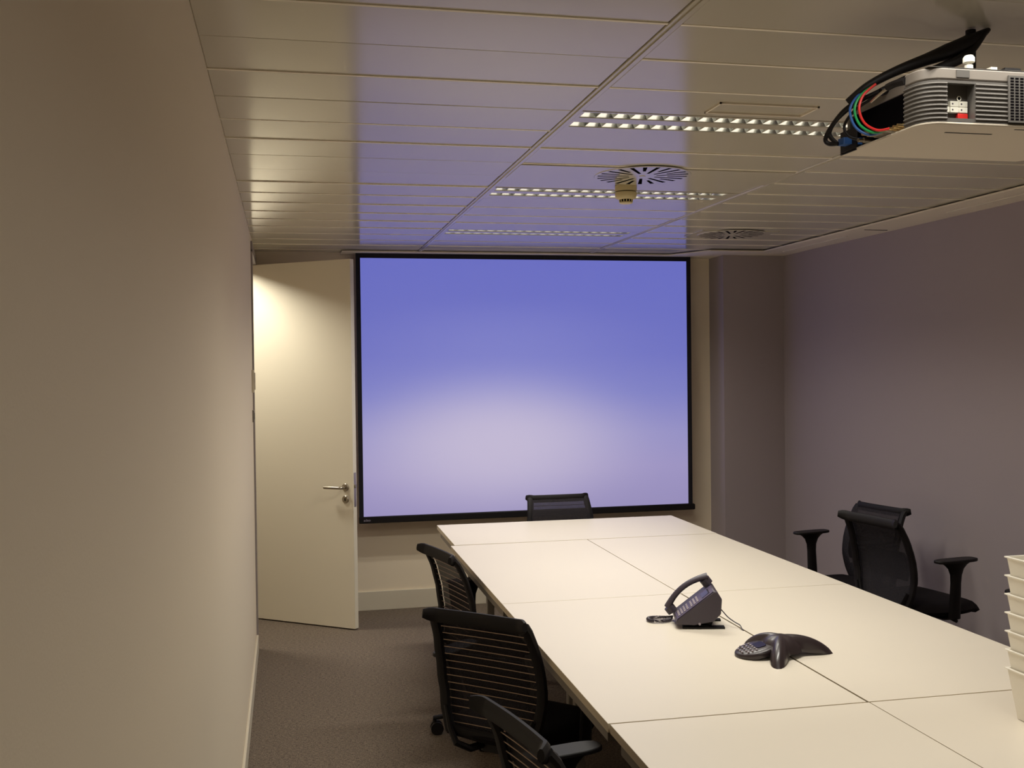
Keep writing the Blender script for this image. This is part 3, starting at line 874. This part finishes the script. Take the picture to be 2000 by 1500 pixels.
bm = B(); prism(bm, pl[:1] + pl[1:7] + pl[7:10] + [(.034, PDp), (.034, .085), (0, .075)], .097, PHt); fin('top_cover', bm, m_plight, pj, bevel=.004)
bm = B(); box(bm, .036, PWd - .01, .004, PDp - .08, .0955, .0975); fin('seam', bm, m_keywhite, pj)
bm = B()
box(bm, .012, PWd - .02, .0, .03, PHt - .0005, PHt + .0005); box(bm, .078, .110, -.002, .001, .103, .119); fin('badge', bm, m_pgrey, pj)
bm = B(); box(bm, .05, PWd - .06, .0125, .0135, .0065, .0160); box(bm, .10, .22, .07, .075, -.0008, .0002); box(bm, .24, .34, -.0005 + .02, .023, -.0008, .0002); fin('base_slot', bm, m_black, pj)
# key panel
for i, (x, z, mk, w_, h_) in enumerate(((.0765, .044, m_keywhite, .0215, .0125), (.0985, .044, m_keywhite, .0215, .0125), (.0575, .031, m_keywhite, .0175, .0125), (.0765, .031, m_keywhite, .0215, .0125), (.0985, .031, m_keywhite, .0215, .0125), (.0955, .0160, m_keyred, .0250, .0135))):
    bm = B(); box(bm, x, x + w_, .019, .028, z, z + h_); o = fin('key', bm, mk, pj, bevel=.001)
    if mk is m_keyred: o['label'] = 'red key'
    bm = B(); lathe(bm, [(.0020, -.0003), (.0020, 0)], 10, (x + .006, .0192, z + h_ / 2), 'y'); fin('key_mark', bm, m_phone if mk is m_keywhite else m_keyred, o)
for x in (.059, .103):
    bm = B(); lathe(bm, [(.0055, -.0015), (.0055, 0), (.0036, 0), (.0036, -.0015)], 20, (x, .0265, .064), 'y'); fin('indicator_ring', bm, m_keywhite, pj)
# vent grille
gr = B(); box(gr, .205, PWd - .004, -.0045, -.0015, .009, .112); vent = fin('vent', gr, m_pgrey, pj)
bm = B()
for i in range(15):
    for k in range(27):
        x = .210 + k * .0122; z = .014 + i * .0064
        if x > PWd - .02: continue
        box(bm, x, x + .0085, -.0050, -.0046, z, z + .0038)
o = fin('vent_holes', bm, m_void, vent); o['kind'] = 'stuff'
# connector bay on the left side
bm = B(); box(bm, .030, .034, .075, PDp - .012, .006, .097); box(bm, .001, .034, PDp - .014, PDp - .012, .006, .060); fin('connector_panel', bm, m_void, pj)
bm = B(); box(bm, 0, .003, PDp - .075, PDp, .0, .056); fin('side_flap', bm, m_black, pj)
def plug(y, z, m, r=.0055):
    bm = B(); lathe(bm, [(r, .030), (r, .006), (r * .7, .004), (r * .7, -.008)], 12, (0, y, z), 'x'); fin('plug', bm, m, pj, smooth=True)
for k, mm_ in enumerate((m_gold, m_gold, m_gold)): plug(.090 + k * .017, .016, mm_)
for k in range(4): plug(.150 + k * .018, .018, m_steel, .005)
plug(.235, .030, m_gold, .008); plug(.255, .018, m_steel, .007)
bm = B(); rbox(bm, -.022, .030, .296, .326, .018, .034, .004); fin('monitor_plug', bm, m_blue, pj)
def cable(pts, r, m, name='cable', n=8):
    bm = B(); tube(bm, spline([Vector(p) for p in pts], 10), r, n); return fin(name, bm, m, pj, smooth=True)
for k, (m, lab) in enumerate(((m_red, 'red cable'), (m_green, 'green cable'), (m_blue, 'blue cable'))):
    d = k * .0075
    o = cable([(-.006, .122 + k * .017, .016), (-.022 - d * .3, .150 + k * .014, .018 - d * .3), (-.030 - d, .190 + d, .044 - d * .4), (-.030 - d, .212 + d, .082), (-.016 - d * .5, .215 + d, .116), (.01, .205 + d, .140)], .0031, m)
    o['label'] = lab
cable([(-.028, .312, .021), (-.042, .330, .024), (-.050, .333, .037), (-.042, .310, .068), (-.026, .262, .100), (.02, .205, .124)], .0055, m_black)
cable([(-.030, .318, .024), (-.044, .325, .050), (-.030, .300, .085), (.0, .24, .114), (.05, .19, .134)], .0055, m_black)
cable([(.02, .255, .018), (-.018, .275, .03), (-.026, .285, .06), (-.016, .25, .09), (.01, .20, .112)], .0035, m_black)
cable([(-.006, .20, .096), (-.004, .15, .108), (.0, .10, .114)], .0035, m_steel, 'silver_cable')
cable([(.0, .07, .110), (-.006, .10, .112), (-.006, .13, .112)], .0085, m_black, 'jack')
# sleeve of cables up to the ceiling
def sleeve(pts, rad):
    P_ = spline([Vector(p) for p in pts], 8); rr = []
    for i in range(len(P_)):
        f_ = i / 8; k = min(int(f_), len(rad) - 2); rr.append(rad[k] + (rad[k + 1] - rad[k]) * (f_ - k))
    bm = B(); tube(bm, P_, rr, 12, flat=(.8, 1), up=(0, 1, 0)); return fin('cable_sleeve', bm, m_black, pj, smooth=True)
sleeve([(-.035, .255, .108), (.0, .225, .140), (.065, .212, .174), (.147, .210, .206), (.205, .21, .228), (.262, .21, .253), (.318, .21, .287)], (.010, .012, .014, .018, .024, .024, .006))
sleeve([(.02, .20, .120), (.08, .19, .150), (.16, .188, .178), (.24, .195, .215), (.30, .205, .275)], (.012, .012, .013, .016, .010))
bm = B(); lathe(bm, [(.012, .125), (.012, .286)], 16, (.275, .22, 0)); fin('mount_pole', bm, m_black, pj, smooth=True)
bm = B(); box(bm, .24, .45, .12, .28, PHt + .001, PHt + .008); box(bm, .20, .24, .0, .10, PHt + .0005, PHt + .006)
fin('mount_plate', bm, m_black, pj)
bm = B(); lathe(bm, [(.009, PHt), (.009, PHt + .010), (.0055, PHt + .011), (.0055, PHt + .014), (.0125, PHt + .016), (.0125, PHt + .026), (.009, PHt + .031)], 20, (.118, .012, 0)); o = fin('adjusting_foot', bm, m_keywhite, pj, smooth=True); o['label'] = 'white screw foot'
bm = B(); box(bm, .172, .188, .01, .03, PHt, PHt + .009); o = fin('catch', bm, m_keywhite, pj)
